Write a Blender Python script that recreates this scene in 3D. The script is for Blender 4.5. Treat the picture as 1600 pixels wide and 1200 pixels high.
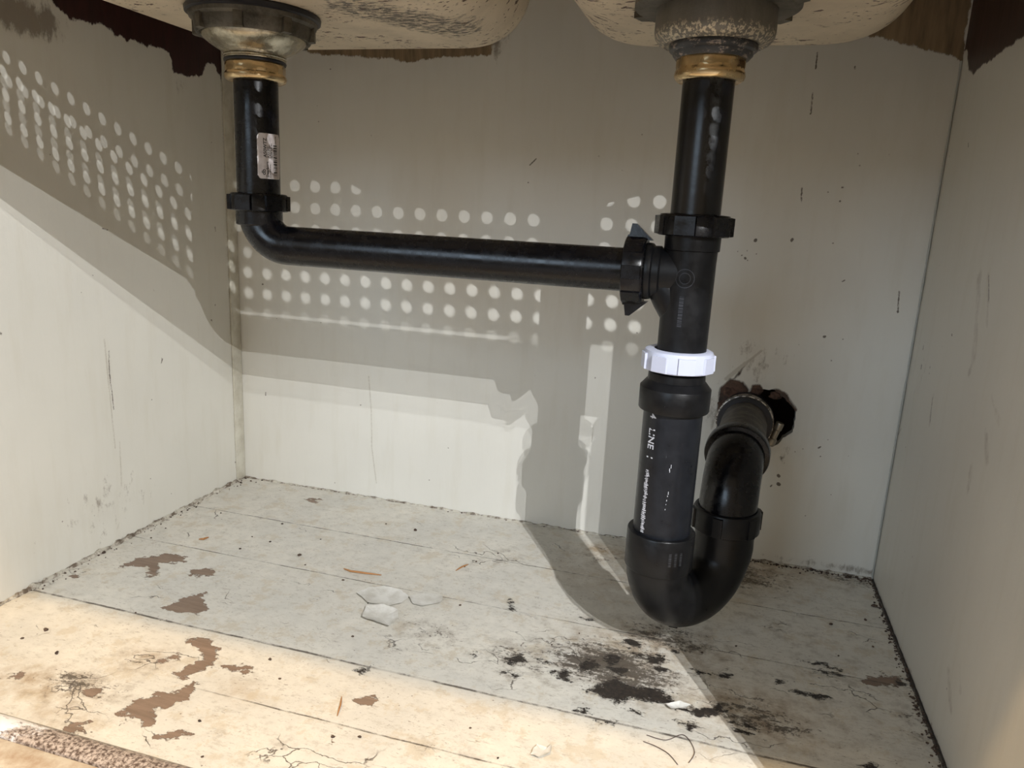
import bpy, bmesh, math, random
import numpy as np
from mathutils import Vector, Matrix, noise as mnoise

for o in list(bpy.data.objects): bpy.data.objects.remove(o)
SC = bpy.context.scene
COL = SC.collection
random.seed(7)

# ------------------------------------------------------------------ camera
CX, CY, CZ = 0.639119, -0.879762, 0.394503
YAW, PIT, ROL, FPX = -0.270623, 0.228042, 0.0499623, 1164.118
cy_, sy_ = math.cos(YAW), math.sin(YAW); cp_, sp_ = math.cos(PIT), math.sin(PIT)
FW = Vector((sy_*cp_, cy_*cp_, -sp_))
rt = Vector((cy_, -sy_, 0)); up = rt.cross(FW)
RT = math.cos(ROL)*rt + math.sin(ROL)*up
UP = -math.sin(ROL)*rt + math.cos(ROL)*up
CAMP = Vector((CX, CY, CZ))
cd = bpy.data.cameras.new('camera'); cam = bpy.data.objects.new('camera', cd); COL.objects.link(cam)
cd.sensor_width = 36; cd.lens = 36*FPX/1600; cd.clip_start = .01; cd.clip_end = 50
M = Matrix((RT, UP, -FW)).transposed().to_4x4(); M.translation = CAMP
cam.matrix_world = M
SC.camera = cam

def at(x, y, ax, val=0.0):
    """the place on a wall or floor plane seen at photo pixel x, y"""
    d = FW + RT*((x-800)/FPX) - UP*((y-600)/FPX)
    t = (val-CAMP[ax])/d[ax]
    return CAMP + d*t

# ------------------------------------------------------------------ world and lights
w = bpy.data.worlds.new('world'); SC.world = w; w.use_nodes = True
bg = w.node_tree.nodes['Background']; bg.inputs[0].default_value = (1.0, .80, .55, 1); bg.inputs[1].default_value = .42

def lamp(name, kind, loc, energy, col, size, target=None, **k):
    l = bpy.data.lights.new(name, kind); l.energy = energy; l.color = col
    if kind == 'AREA':
        l.shape = 'DISK' if 'disk' in k else 'RECTANGLE'; l.size = size
        if 'sy' in k: l.size_y = k['sy']
    else: l.shadow_soft_size = size
    if kind == 'SPOT': l.spot_size = k.get('cone', 1.2); l.spot_blend = .5
    o = bpy.data.objects.new(name, l); COL.objects.link(o); o.location = loc
    if target: o.rotation_euler = (Vector(target)-Vector(loc)).to_track_quat('-Z', 'Y').to_euler()
    return o
LX, LY = 1.10, -1.13
COOL = (.97, .985, 1)
lamp('work_light_led', 'POINT', (LX, LY, .812), 27, COOL, .001)
lamp('work_light_led', 'POINT', (LX+.018, LY, .917), 36, COOL, .001)
lamp('work_light_led', 'POINT', (LX+.020, LY, .947), 18, COOL, .001)
lamp('ceiling_lamp', 'SPOT', (.20, -1.12, 2.40), 170, (1, .66, .31), .055, (.45, -.45, 0), cone=1.0)
lamp('kitchen_window', 'AREA', (-.5, -3.2, 1.2), 26, (.62, .80, 1), 1.2, (.4, 0, .3), sy=1.0)

SC.view_settings.view_transform = 'Standard'; SC.view_settings.look = 'None'
SC.view_settings.gamma = 1; SC.view_settings.use_curve_mapping = False
SC.view_settings.exposure = 0.0

# ------------------------------------------------------------------ helpers
def link(name, me, m=None, parent=None, smooth=True):
    if isinstance(me, bmesh.types.BMesh):
        bm = me; bmesh.ops.recalc_face_normals(bm, faces=bm.faces)
        me = bpy.data.meshes.new(name); bm.to_mesh(me); bm.free()
    if m: me.materials.append(m)
    if smooth:
        me.polygons.foreach_set('use_smooth', [True]*len(me.polygons))
        me.set_sharp_from_angle(angle=math.radians(38))
    o = bpy.data.objects.new(name, me); COL.objects.link(o)
    if parent:
        o.parent = parent; o.matrix_parent_inverse = parent.matrix_world.inverted()
    return o
def empty(name, loc, label, cat, group=None):
    o = bpy.data.objects.new(name, None); COL.objects.link(o); o.location = loc; o.empty_display_size = .02
    o.matrix_world = Matrix.Translation(loc)
    o['label'] = label; o['category'] = cat
    if group: o['group'] = group
    return o
def tag(o, label, cat, group=None, kind=None):
    if label: o['label'] = label
    if cat: o['category'] = cat
    if group: o['group'] = group
    if kind: o['kind'] = kind
    return o
def structure(o, label=None):
    o['kind'] = 'structure'
    if label: o['label'] = label
    return o
def frame(ax):
    ax = Vector(ax).normalized()
    a = Vector((0, 0, 1)) if abs(ax.z) < .9 else Vector((1, 0, 0))
    u = a.cross(ax).normalized(); return u, ax.cross(u), ax
def lathe(bm, base, ax, prof, n=64, fn=None):
    """prof: list of (radius, height along axis). fn(angle, r, h) -> r"""
    base = Vector(base); u, v, a = frame(ax); rings = []
    for r, h in prof:
        ring = []
        for i in range(n):
            t = 2*math.pi*i/n; rr = fn(t, r, h) if fn else r
            ring.append(bm.verts.new(base + a*h + (u*math.cos(t)+v*math.sin(t))*rr))
        rings.append(ring)
    for A, B in zip(rings, rings[1:]):
        for i in range(n):
            bm.faces.new((A[i], A[(i+1) % n], B[(i+1) % n], B[i]))
    return rings
def tube(bm, pts, rads, n=48):
    pts = [Vector(p) for p in pts]; rings = []
    t0 = (pts[1]-pts[0]).normalized(); u, v, _ = frame(t0)
    for i, p in enumerate(pts):
        t = (pts[min(i+1, len(pts)-1)]-pts[max(i-1, 0)]).normalized()
        u = (u-t*u.dot(t)).normalized(); v = t.cross(u)
        r = rads if isinstance(rads, (int, float)) else rads[i]
        rings.append([bm.verts.new(p+(u*math.cos(2*math.pi*k/n)+v*math.sin(2*math.pi*k/n))*r) for k in range(n)])
    for A, B in zip(rings, rings[1:]):
        for i in range(n): bm.faces.new((A[i], A[(i+1) % n], B[(i+1) % n], B[i]))
    return rings
def box(bm, lo, hi, bev=0):
    g = bmesh.ops.create_cube(bm, size=1)
    s = Vector(hi)-Vector(lo); c = (Vector(hi)+Vector(lo))/2
    for q in g['verts']: q.co = Vector((q.co.x*s.x, q.co.y*s.y, q.co.z*s.z))+c
    if bev:
        e = list({e for q in g['verts'] for e in q.link_edges})
        bmesh.ops.bevel(bm, geom=e, offset=bev, segments=2, affect='EDGES', profile=.5)
def lug(bm, base, ax, ang, r0, r1, h0, h1, half, taper=1.0):
    """a block standing out radially from a nut"""
    base = Vector(base); u, v, a = frame(ax)
    rd = u*math.cos(ang)+v*math.sin(ang); td = -u*math.sin(ang)+v*math.cos(ang)
    P = []
    for r, f in ((r0, 1), (r1, taper)):
        hm = (h0+h1)/2; hh = (h1-h0)/2*f
        for s in (-1, 1):
            for h in (hm-hh, hm+hh): P.append(bm.verts.new(base+rd*r+td*half*s*f+a*h))
    for f in ((0, 1, 3, 2), (4, 5, 7, 6), (0, 1, 5, 4), (2, 3, 7, 6), (0, 2, 6, 4), (1, 3, 7, 5)): bm.faces.new([P[i] for i in f])

# ------------------------------------------------------------------ node helpers
class NT:
    def __init__(s, name):
        s.m = bpy.data.materials.new(name); s.m.use_nodes = True; s.t = s.m.node_tree
        s.b = s.t.nodes['Principled BSDF']
        s.pos = s.n('ShaderNodeNewGeometry').outputs['Position']
    def n(s, ty, **k):
        q = s.t.nodes.new(ty)
        for a, b in k.items(): setattr(q, a, b)
        return q
    def put(s, inp, val):
        if hasattr(val, 'links') or isinstance(val, bpy.types.NodeSocket): s.t.links.new(val, inp)
        elif isinstance(val, (tuple, list)): inp.default_value = tuple(val)+((1,) if len(val) == 3 and len(inp.default_value) == 4 else ())
        else: inp.default_value = val
    def ma(s, op, a, b=0, c=None, clamp=False):
        q = s.n('ShaderNodeMath', operation=op, use_clamp=clamp); s.put(q.inputs[0], a); s.put(q.inputs[1], b)
        if c is not None: s.put(q.inputs[2], c)
        return q.outputs[0]
    def vm(s, op, a, b=(0, 0, 0), out=0):
        q = s.n('ShaderNodeVectorMath', operation=op); s.put(q.inputs[0], a)
        if op == 'SCALE': s.put(q.inputs['Scale'], b)
        else: s.put(q.inputs[1], b)
        return q.outputs[out]
    def noise(s, scale, detail=6, rough=.6, stretch=None, vec=None, dist=0, off=None):
        v = vec or s.pos
        if stretch: v = s.vm('MULTIPLY', v, stretch)
        if off: v = s.vm('ADD', v, off)
        q = s.n('ShaderNodeTexNoise'); q.inputs['Scale'].default_value = scale
        q.inputs['Detail'].default_value = detail; q.inputs['Roughness'].default_value = rough; q.inputs['Distortion'].default_value = dist
        s.put(q.inputs['Vector'], v); return q.outputs[0]
    def voro(s, scale, feat='F1', stretch=None, vec=None, out='Distance'):
        v = vec or s.pos
        if stretch: v = s.vm('MULTIPLY', v, stretch)
        q = s.n('ShaderNodeTexVoronoi', feature=feat); q.inputs['Scale'].default_value = scale; s.put(q.inputs['Vector'], v)
        return q.outputs[out]
    def ramp(s, v, lo, hi, a=0, b=1):
        q = s.n('ShaderNodeMapRange'); s.put(q.inputs[0], v)
        for i, x in enumerate((lo, hi, a, b)): s.put(q.inputs[i+1], x)
        return q.outputs[0]
    def mix(s, f, a, b, mode='MIX'):
        q = s.n('ShaderNodeMix', data_type='RGBA', blend_type=mode)
        s.put(q.inputs[0], f); s.put(q.inputs[6], a); s.put(q.inputs[7], b); return q.outputs[2]
    def attr(s, name): return s.n('ShaderNodeAttribute', attribute_name=name).outputs['Fac']
    def marks(s, L, wob=.0012):
        """thin marks: L = [(a, b, radius)], returns 0..1 inside any"""
        nq = s.n('ShaderNodeTexNoise'); nq.inputs['Scale'].default_value = 160; s.t.links.new(s.pos, nq.inputs['Vector'])
        d = s.vm('SCALE', s.vm('SUBTRACT', nq.outputs[1], (.5, .5, .5)), wob*2)
        p = s.vm('ADD', s.pos, d); acc = None
        for a, b, r in L:
            a = Vector(a); b = Vector(b); ba = b-a
            if ba.length < 1e-5: ba = Vector((0, 0, 1e-4))
            pa = s.vm('SUBTRACT', p, tuple(a))
            h = s.ma('MULTIPLY', s.vm('DOT_PRODUCT', pa, tuple(ba), 1), 1/ba.length_squared, clamp=True)
            dd = s.vm('LENGTH', s.vm('SUBTRACT', pa, s.vm('SCALE', tuple(ba), h)), out=1)
            k = s.ma('MULTIPLY_ADD', dd, -1/r, 1.0)
            acc = k if acc is None else s.ma('MAXIMUM', acc, k)
        return s.ramp(acc, 0, .35)
    def bump(s, h, dist, strength=1):
        q = s.n('ShaderNodeBump'); q.inputs['Distance'].default_value = dist; q.inputs['Strength'].default_value = strength
        s.put(q.inputs['Height'], h); s.put(s.b.inputs['Normal'], q.outputs[0])
    def done(s, col, rough=.5, metal=0, spec=.5):
        s.put(s.b.inputs['Base Color'], col); s.put(s.b.inputs['Roughness'], rough); s.put(s.b.inputs['Metallic'], metal)
        s.b.inputs['Specular IOR Level'].default_value = spec
        return s.m

def plastic(name, col, rough=.32, scuff=.0, spec=.4):
    s = NT(name)
    n1 = s.noise(90, 5, .65); r = s.ramp(n1, .3, .7, rough-.08, rough+.12)
    c = s.mix(s.ramp(n1, .35, .75, 0, 1), col, tuple(min(1, q*1.5+.002) for q in col))
    if scuff:
        k = s.ramp(s.noise(260, 3, .7, (1, 1, .25)), .70, .73)
        c = s.mix(s.ma('MULTIPLY', k, scuff), c, (.35, .36, .38))
    s.bump(s.noise(500, 3, .6), .00008, .5)
    return s.done(c, r, 0, spec)
BLK = plastic('glossy black plastic', (.0018, .0019, .0030), .24, spec=.36)
BLK2 = plastic('satin black plastic', (.0042, .0044, .0052), .34, spec=.26)
PIPEM = plastic('charcoal drain pipe plastic', (.0065, .0078, .0110), .33, .12, spec=.32)
WHT = NT('white nylon'); WHT.b.inputs['Subsurface Weight'].default_value = .15; WHT.b.inputs['Subsurface Radius'].default_value = (.006, .006, .008)
WHT = WHT.done((.52, .55, .68), .34)
INK = NT('white ink').done((.52, .54, .60), .6)
DINK = NT('black ink').done((.02, .02, .02), .5)
s = NT('sticker paper'); STK = s.done(s.mix(s.ramp(s.noise(120, 3), .4, .6), (.62, .58, .58), (.48, .44, .44)), .35)
s = NT('polished brass'); n_ = s.noise(60, 4); BRASS = s.done(s.mix(s.ramp(n_, .4, .7), (.74, .56, .32), (.50, .37, .20)), s.ramp(n_, .3, .7, .16, .34), 1)
s = NT('stained steel'); n_ = s.noise(70, 8, .7)
s.bump(s.noise(300, 4), .0003, .6)
STEEL = s.done(s.mix(s.ramp(n_, .42, .62), (.50, .46, .36), (.26, .23, .17)), s.ramp(n_, .3, .7, .14, .36), .95)
s = NT('tarnished cast zinc'); n_ = s.noise(55, 10, .75)
s.bump(s.noise(220, 6, .7), .0006, .9)
ZINC = s.done(s.mix(s.ramp(n_, .40, .66), (.15, .135, .11), (.05, .045, .036)), .42, .7)
s = NT('brushed grey metal'); n_ = s.noise(50, 8, .7, (1, 1, .3))
sep = s.n('ShaderNodeSeparateXYZ'); s.t.links.new(s.pos, sep.inputs[0])
lime = s.ramp(s.ma('ADD', sep.outputs[2], s.ma('MULTIPLY', s.noise(260, 6, .8), .012)), .5375, .5335)
s.bump(s.noise(300, 6, .7), .0005, .7)
GREYM = s.done(s.mix(s.ma('MULTIPLY', lime, s.ramp(s.noise(420, 3), .5, .56)), s.mix(s.ramp(n_, .35, .7), (.22, .205, .18), (.15, .14, .12)), (.55, .48, .36)), .42, .55)
s = NT('grimy rubber'); n_ = s.noise(130, 8, .75, (1, 1, 2.2))
RUBG = s.done(s.mix(s.ramp(n_, .53, .60), (.035, .037, .042), (.30, .25, .21)), .35, 0)
RUB = NT('black rubber').done((.008, .008, .012), .4)

# ------------------------------------------------------------------ surfaces with worn paint
def sdf(P, Q, poly):
    """signed distance (inside positive) from points (P,Q) to a polygon"""
    d = np.full(P.shape, 1e9); ins = np.zeros(P.shape, bool); n = len(poly)
    for i in range(n):
        ax, ay = poly[i]; bx, by = poly[(i+1) % n]; ex, ey = bx-ax, by-ay
        t = np.clip(((P-ax)*ex+(Q-ay)*ey)/(ex*ex+ey*ey+1e-12), 0, 1)
        d = np.minimum(d, np.hypot(P-ax-t*ex, Q-ay-t*ey))
        c = ((ay > Q) != (by > Q)) & (P < (bx-ax)*(Q-ay)/(by-ay+1e-12)+ax); ins ^= c
    return np.where(ins, d, -d)
def field(P, Q, polys):
    f = np.full(P.shape, -.05)
    for p in polys: f = np.maximum(f, sdf(P, Q, p))
    return f
def blobs(P, Q, L):
    f = np.zeros(P.shape)
    for x, y, rx, ry, a in L: f = np.maximum(f, a*np.exp(-((P-x)/rx)**2-((Q-y)/ry)**2))
    return f
def sheet(name, ax, val, a0, a1, b0, b1, step, m, attrs, hole=None, depth=0):
    """dense flat sheet on plane axis=val; a,b the other two coordinates"""
    na = int(round((a1-a0)/step))+1; nb = int(round((b1-b0)/step))+1
    A, B = np.meshgrid(np.linspace(a0, a1, na), np.linspace(b0, b1, nb), indexing='ij')
    A = A.ravel().copy(); B = B.ravel().copy()
    idx = np.arange(na*nb).reshape(na, nb)
    F = np.stack([idx[:-1, :-1], idx[1:, :-1], idx[1:, 1:], idx[:-1, 1:]], -1).reshape(-1, 4)
    if hole is not None:
        f = sdf(A, B, hole); inside = f > 0
        F = F[~inside[F].all(1)]
        used = np.unique(F); c = np.mean(hole, 0)
        for i in used:
            if inside[i]:
                best = None
                for k in range(len(hole)):
                    p = np.array(hole[k]); q = np.array(hole[(k+1) % len(hole)]); e = q-p
                    t = np.clip(np.dot(np.array((A[i], B[i]))-p, e)/np.dot(e, e), 0, 1); z = p+t*e
                    d = np.hypot(*(z-(A[i], B[i])))
                    if best is None or d < best[0]: best = (d, z)
                A[i], B[i] = best[1]
    C = np.zeros((len(A), 3)); o = [i for i in range(3) if i != ax]
    C[:, o[0]] = A; C[:, o[1]] = B; C[:, ax] = val
    me = bpy.data.meshes.new(name)
    me.from_pydata(C.tolist(), [], F.tolist()); me.update()
    for k, fn in attrs.items():
        at_ = me.attributes.new(k, 'FLOAT', 'POINT'); at_.data.foreach_set('value', fn(A, B).astype(np.float32))
    if hole is not None:
        bm = bmesh.new(); bm.from_mesh(me)
        bmesh.ops.delete(bm, geom=[q for q in bm.verts if not q.link_faces], context='VERTS')
        be = [e for e in bm.edges if e.is_boundary and all(sdf(np.array([q.co[o[0]]]), np.array([q.co[o[1]]]), hole)[0] > -step for q in e.verts)]
        r = bmesh.ops.extrude_edge_only(bm, edges=be)
        for q in r['geom']:
            if isinstance(q, bmesh.types.BMVert): q.co[ax] += depth
        bm.to_mesh(me); bm.free()
    return link(name, me, m, smooth=False)

def fl(poly): return [tuple(at(x, y, 2)[:2]) for x, y in poly]
def bw(poly): return [(at(x, y, 1).x, at(x, y, 1).z) for x, y in poly]
def lw(poly): return [(at(x, y, 0).y, at(x, y, 0).z) for x, y in poly]
def rw(poly): return [(at(x, y, 0, .84).y, at(x, y, 0, .84).z) for x, y in poly]
def flb(L):
    o = []
    for x, y, rx, ry, a in L:
        c = at(x, y, 2); e = at(x+rx, y, 2); f = at(x, y-ry, 2); o.append((c.x, c.y, abs(e.x-c.x), abs(f.y-c.y)+.004, a))
    return o

# ---- floor
peel = [fl(p) for p in (
 [(185,886),(215,872),(262,866),(290,870),(288,879),(250,880),(247,900),(232,903),(230,886)],
 [(290,892),(320,887),(345,890),(335,896),(312,903),(295,898)],
 [(250,952),(275,938),(318,927),(326,955),(300,960),(270,957)],
 [(285,1000),(318,998),(342,1008),(338,1028),(325,1045),(290,1060),(262,1055),(300,1042),(315,1030),(308,1012)],
 [(345,1040),(400,1042),(385,1052),(350,1045)],
 [(188,1112),(215,1092),(250,1082),(285,1078),(300,1067),(306,1070),(295,1093),(262,1104),(240,1108),(238,1133),(222,1136),(215,1126),(195,1125)],
 [(90,1140),(120,1131),(138,1130),(135,1142),(100,1146)], [(245,1150),(285,1137),(298,1148),(265,1153)],
 [(550,1090),(585,1087),(583,1103),(560,1103)], [(6,1056),(40,1051),(28,1062)],
 [(118,1085),(140,1075),(165,1080),(150,1088)], [(100,900),(130,896),(118,903)], [(515,1145),(522,1150),(518,1158)],
 [(475,780),(500,780),(490,788)], [(1345,1064),(1372,1053),(1405,1055),(1413,1066),(1400,1074),(1378,1068),(1360,1071)],
 [(280,1020),(250,1028),(248,1035),(275,1032)])]
black = [fl(p) for p in (
 [(915,1078),(945,1068),(960,1058),(985,1070),(1012,1075),(1038,1077),(1057,1096),(1035,1100),(1010,1093),(985,1095),(968,1101),(950,1092),(925,1086)],
 [(1055,1108),(1090,1104),(1125,1103),(1133,1112),(1105,1120),(1075,1114)],
 [(788,1028),(815,1025),(824,1034),(795,1037)], [(968,1000),(990,997),(1004,1010),(985,1012)],
 [(865,1062),(880,1046),(890,1048),(888,1064)], [(1058,1127),(1085,1127),(1097,1138),(1075,1142)],
 [(1143,1137),(1170,1140),(1177,1148),(1150,1146)], [(836,1030),(857,1035),(848,1041)],
 [(1257,1034),(1290,1038),(1314,1048),(1290,1043)], [(1270,1045),(1300,1048),(1318,1056),(1290,1053)],
 [(1010,1030),(1038,1024),(1045,1034),(1020,1040)], [(1135,1124),(1165,1130),(1180,1136),(1150,1132)],
 [(555,1047),(577,1043),(573,1052),(565,1055)], [(1240,1080),(1290,1084),(1300,1092),(1270,1092)],
 [(1400,1062),(1412,1060),(1410,1072),(1400,1070)], [(940,1030),(960,1020),(970,1032),(950,1040)],
 [(1340,1195),(1375,1196),(1360,1204)], [(770,1015),(792,1014),(785,1020)], [(735,1022),(748,1020),(742,1028)],
 [(905,1038),(925,1030),(938,1040),(920,1048),(928,1056),(908,1050)], [(948,1040),(965,1046),(985,1044),(975,1054),(955,1052)], [(990,1020),(1010,1022),(1000,1030)], [(1020,1040),(1045,1044),(1030,1050)],
 [(900,1108),(915,1106),(925,1115),(912,1116)], [(855,1050),(868,1048),(862,1055)], [(800,1052),(812,1055),(802,1060)], [(780,1050),(798,1048),(790,1054)], [(1045,1012),(1060,1018),(1050,1020)],
 [(930,1126),(962,1130),(955,1134),(932,1132)], [(1082,1045),(1098,1048),(1110,1055),(1090,1054)], [(1120,1052),(1150,1058),(1140,1062),(1122,1058)], [(1205,1058),(1230,1066),(1215,1068)], [(985,1108),(1010,1112),(1000,1116)],
 [(795,938),(805,945),(800,955),(796,950)], [(905,962),(925,968),(915,972)])]
mold = flb([(960,1040,150,42,1.0), (1050,1000,110,35,.75), (1180,1120,120,40,.75), (820,1030,110,35,.7), (660,990,90,30,.55), (1110,890,150,26,.9), (930,870,60,14,.55),
            (1330,900,80,18,.8), (1300,1060,130,60,.45), (120,1070,110,32,.75), (220,1030,60,20,.6), (1430,1120,60,70,.6), (790,870,50,16,.5), (1200,980,160,40,.42),
            (380,1150,120,30,.35), (700,1180,160,30,.35), (50,915,40,14,.5), (540,900,60,16,.25), (1300,1150,140,50,.4)])
stain = flb([(945,862,34,10,1.0), (1100,880,120,22,.8), (1010,1010,130,30,.55), (1150,1110,130,40,.6), (60,1070,120,30,.6), (380,1080,60,18,.4), (230,1030,60,22,.5), (960,905,90,30,.35), (1250,890,90,18,.5), (100,1120,90,20,.5)])
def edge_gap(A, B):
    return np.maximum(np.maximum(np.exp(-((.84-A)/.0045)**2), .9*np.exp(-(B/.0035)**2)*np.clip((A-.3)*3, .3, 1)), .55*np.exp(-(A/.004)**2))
s = NT('worn cream painted planks')
fine = s.noise(230, 10, .75); mid = s.noise(60, 8, .65); big = s.noise(9, 4, .5)
streak = s.noise(75, 12, .82, (.28, 1, 1)); grain = s.noise(170, 6, .7, (.1, 1, 1))
aP, aB, aM, aS, aE = (s.attr(k) for k in ('peel', 'black', 'mold', 'stain', 'edge'))
jag = s.ma('MULTIPLY', s.ma('SUBTRACT', s.noise(110, 8, .72, (.6, 1, 1)), .5), .040)
jag2 = s.ma('MULTIPLY', s.ma('SUBTRACT', s.noise(110, 12, .85, (.6, 1, 1), off=(3, 7, 1)), .5), .055)
mP = s.ramp(s.ma('ADD', aP, jag), .0, .0005); mB = s.ramp(s.ma('ADD', aB, jag2), .0004, .0010)
paint = s.mix(s.ramp(big, .35, .68), (.70, .665, .585), (.60, .58, .525))
paint = s.mix(s.ramp(mid, .35, .72, 0, .55), paint, (.50, .485, .44))
paint = s.mix(s.ma('MULTIPLY', s.ramp(aS, .05, .9), s.ramp(mid, .35, .62)), paint, (.38, .25, .12))
# grime: denser where the mold field is high
gthr = s.ma('MULTIPLY_ADD', aM, -.235, .655)
g1 = s.ramp(s.ma('SUBTRACT', s.ma('MULTIPLY_ADD', streak, .6, s.ma('MULTIPLY', fine, .4)), gthr), 0, .035)
g0 = s.ramp(s.ma('SUBTRACT', s.ma('MULTIPLY_ADD', aM, .30, mid), .62), 0, .25)
t1 = s.ramp(s.noise(150, 12, .85, (.5, 1, 1), off=(7, 2, 2)), .53, .58, 0, .42); paint = s.mix(t1, paint, (.36, .32, .26))
t2 = s.ramp(s.noise(420, 6, .8, (.35, 1, 1), off=(1, 2, 9)), .585, .62, 0, .75); paint = s.mix(s.ma('MULTIPLY', t2, s.ramp(s.noise(16, 5, .7, off=(1, 5, 1)), .42, .60, .1, 1)), paint, (.14, .10, .075))
t3 = s.ramp(s.noise(34, 7, .75, off=(9, 1, 4)), .54, .60, 0, .45); paint = s.mix(t3, paint, (.50, .42, .30))
paint = s.mix(s.ma('MULTIPLY', g0, .6), paint, (.26, .205, .15))
paint = s.mix(s.ma('MULTIPLY', g1, .9), paint, (.075, .058, .042))
# hairline cracks along and across the boards
wv = s.vm('ADD', s.pos, s.vm('SCALE', s.vm('MULTIPLY', s.pos, (0, 0, 0)), 1))
dn = s.n('ShaderNodeTexNoise'); dn.inputs['Scale'].default_value = 45; dn.inputs['Detail'].default_value = 6; s.t.links.new(s.pos, dn.inputs['Vector'])
wv = s.vm('ADD', s.pos, s.vm('SCALE', s.vm('SUBTRACT', dn.outputs[1], (.5, .5, .5)), .03))
crk = s.ramp(s.voro(22, 'DISTANCE_TO_EDGE', (.45, 1.6, 1), wv), .0, .012, 1, 0)
crk = s.ma('MULTIPLY', crk, s.ramp(s.ma('MULTIPLY_ADD', aM, .20, s.noise(14, 3, .5, off=(5, 1, 0))), .60, .66))
crk2 = s.ramp(s.voro(60, 'DISTANCE_TO_EDGE', (.35, 1.5, 1), wv), .0, .03, 1, 0)
crk2 = s.ma('MULTIPLY', crk2, s.ramp(s.ma('ADD', aM, s.ma('MULTIPLY', s.ma('SUBTRACT', mid, .5), 1.5)), .5, .8, 0, .85))
paint = s.mix(s.ma('MAXIMUM', crk, crk2), paint, (.09, .07, .055))
spk = s.ma('MULTIPLY', s.ramp(s.voro(120), .10, .07), s.ramp(s.noise(18, 3, .6), .52, .60))
paint = s.mix(s.ma('MULTIPLY', spk, .75), paint, (.12, .09, .07))
# board joints
seams = [at(600, 843, 2).y, at(500, 895, 2).y, at(350, 990, 2).y, at(425, 1105, 2).y]
sepf = s.n('ShaderNodeSeparateXYZ'); s.t.links.new(s.pos, sepf.inputs[0]); yw = s.ma('ADD', sepf.outputs[1], s.ma('MULTIPLY', s.ma('SUBTRACT', s.noise(18, 6, .7), .5), .0035))
sm = None
for k, (y0, wd) in enumerate(zip(seams, (.0008, .0007, .0013, .0008))):
    d = s.ramp(s.ma('ABSOLUTE', s.ma('SUBTRACT', yw, y0)), wd*.5, wd*1.3, 1, 0); d = s.ma('MULTIPLY', d, s.ramp(sepf.outputs[0], .22, .34)) if k == 3 else d; sm = d if sm is None else s.ma('MAXIMUM', sm, d)
smc = s.ma('MULTIPLY', sm, s.ramp(s.noise(30, 9, .8), .44, .56, .22, 1))
wood = s.mix(s.ramp(grain, .35, .65), (.26, .185, .135), (.18, .125, .09))
col = s.mix(mP, paint, wood)
col = s.mix(mB, col, s.mix(s.ramp(fine, .4, .7), (.018, .015, .013), (.060, .045, .034)))
col = s.mix(s.ma('MULTIPLY', smc, .9), col, (.07, .055, .045))
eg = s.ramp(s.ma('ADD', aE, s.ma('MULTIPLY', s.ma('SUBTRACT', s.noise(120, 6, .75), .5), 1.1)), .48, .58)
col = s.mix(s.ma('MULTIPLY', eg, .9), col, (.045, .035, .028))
hgt = s.ma('SUBTRACT', s.ma('MULTIPLY_ADD', mid, .35, s.ma('MULTIPLY', fine, .16)), s.ma('MAXIMUM', s.ma('MAXIMUM', mP, mB), s.ma('MAXIMUM', s.ma('MULTIPLY', crk, .6), s.ma('MULTIPLY', smc, .45))))
s.bump(hgt, .0009, 1)
FLOORM = s.done(col, s.ramp(mid, .3, .7, .38, .6), 0, .4)
floor = structure(sheet('floor', 2, 0, -.002, .842, -.503, .002, .002, FLOORM, dict(
    peel=lambda A, B: field(A, B, peel), black=lambda A, B: field(A, B, black), mold=lambda A, B: blobs(A, B, mold),
    stain=lambda A, B: blobs(A, B, stain), edge=edge_gap)))

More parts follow.
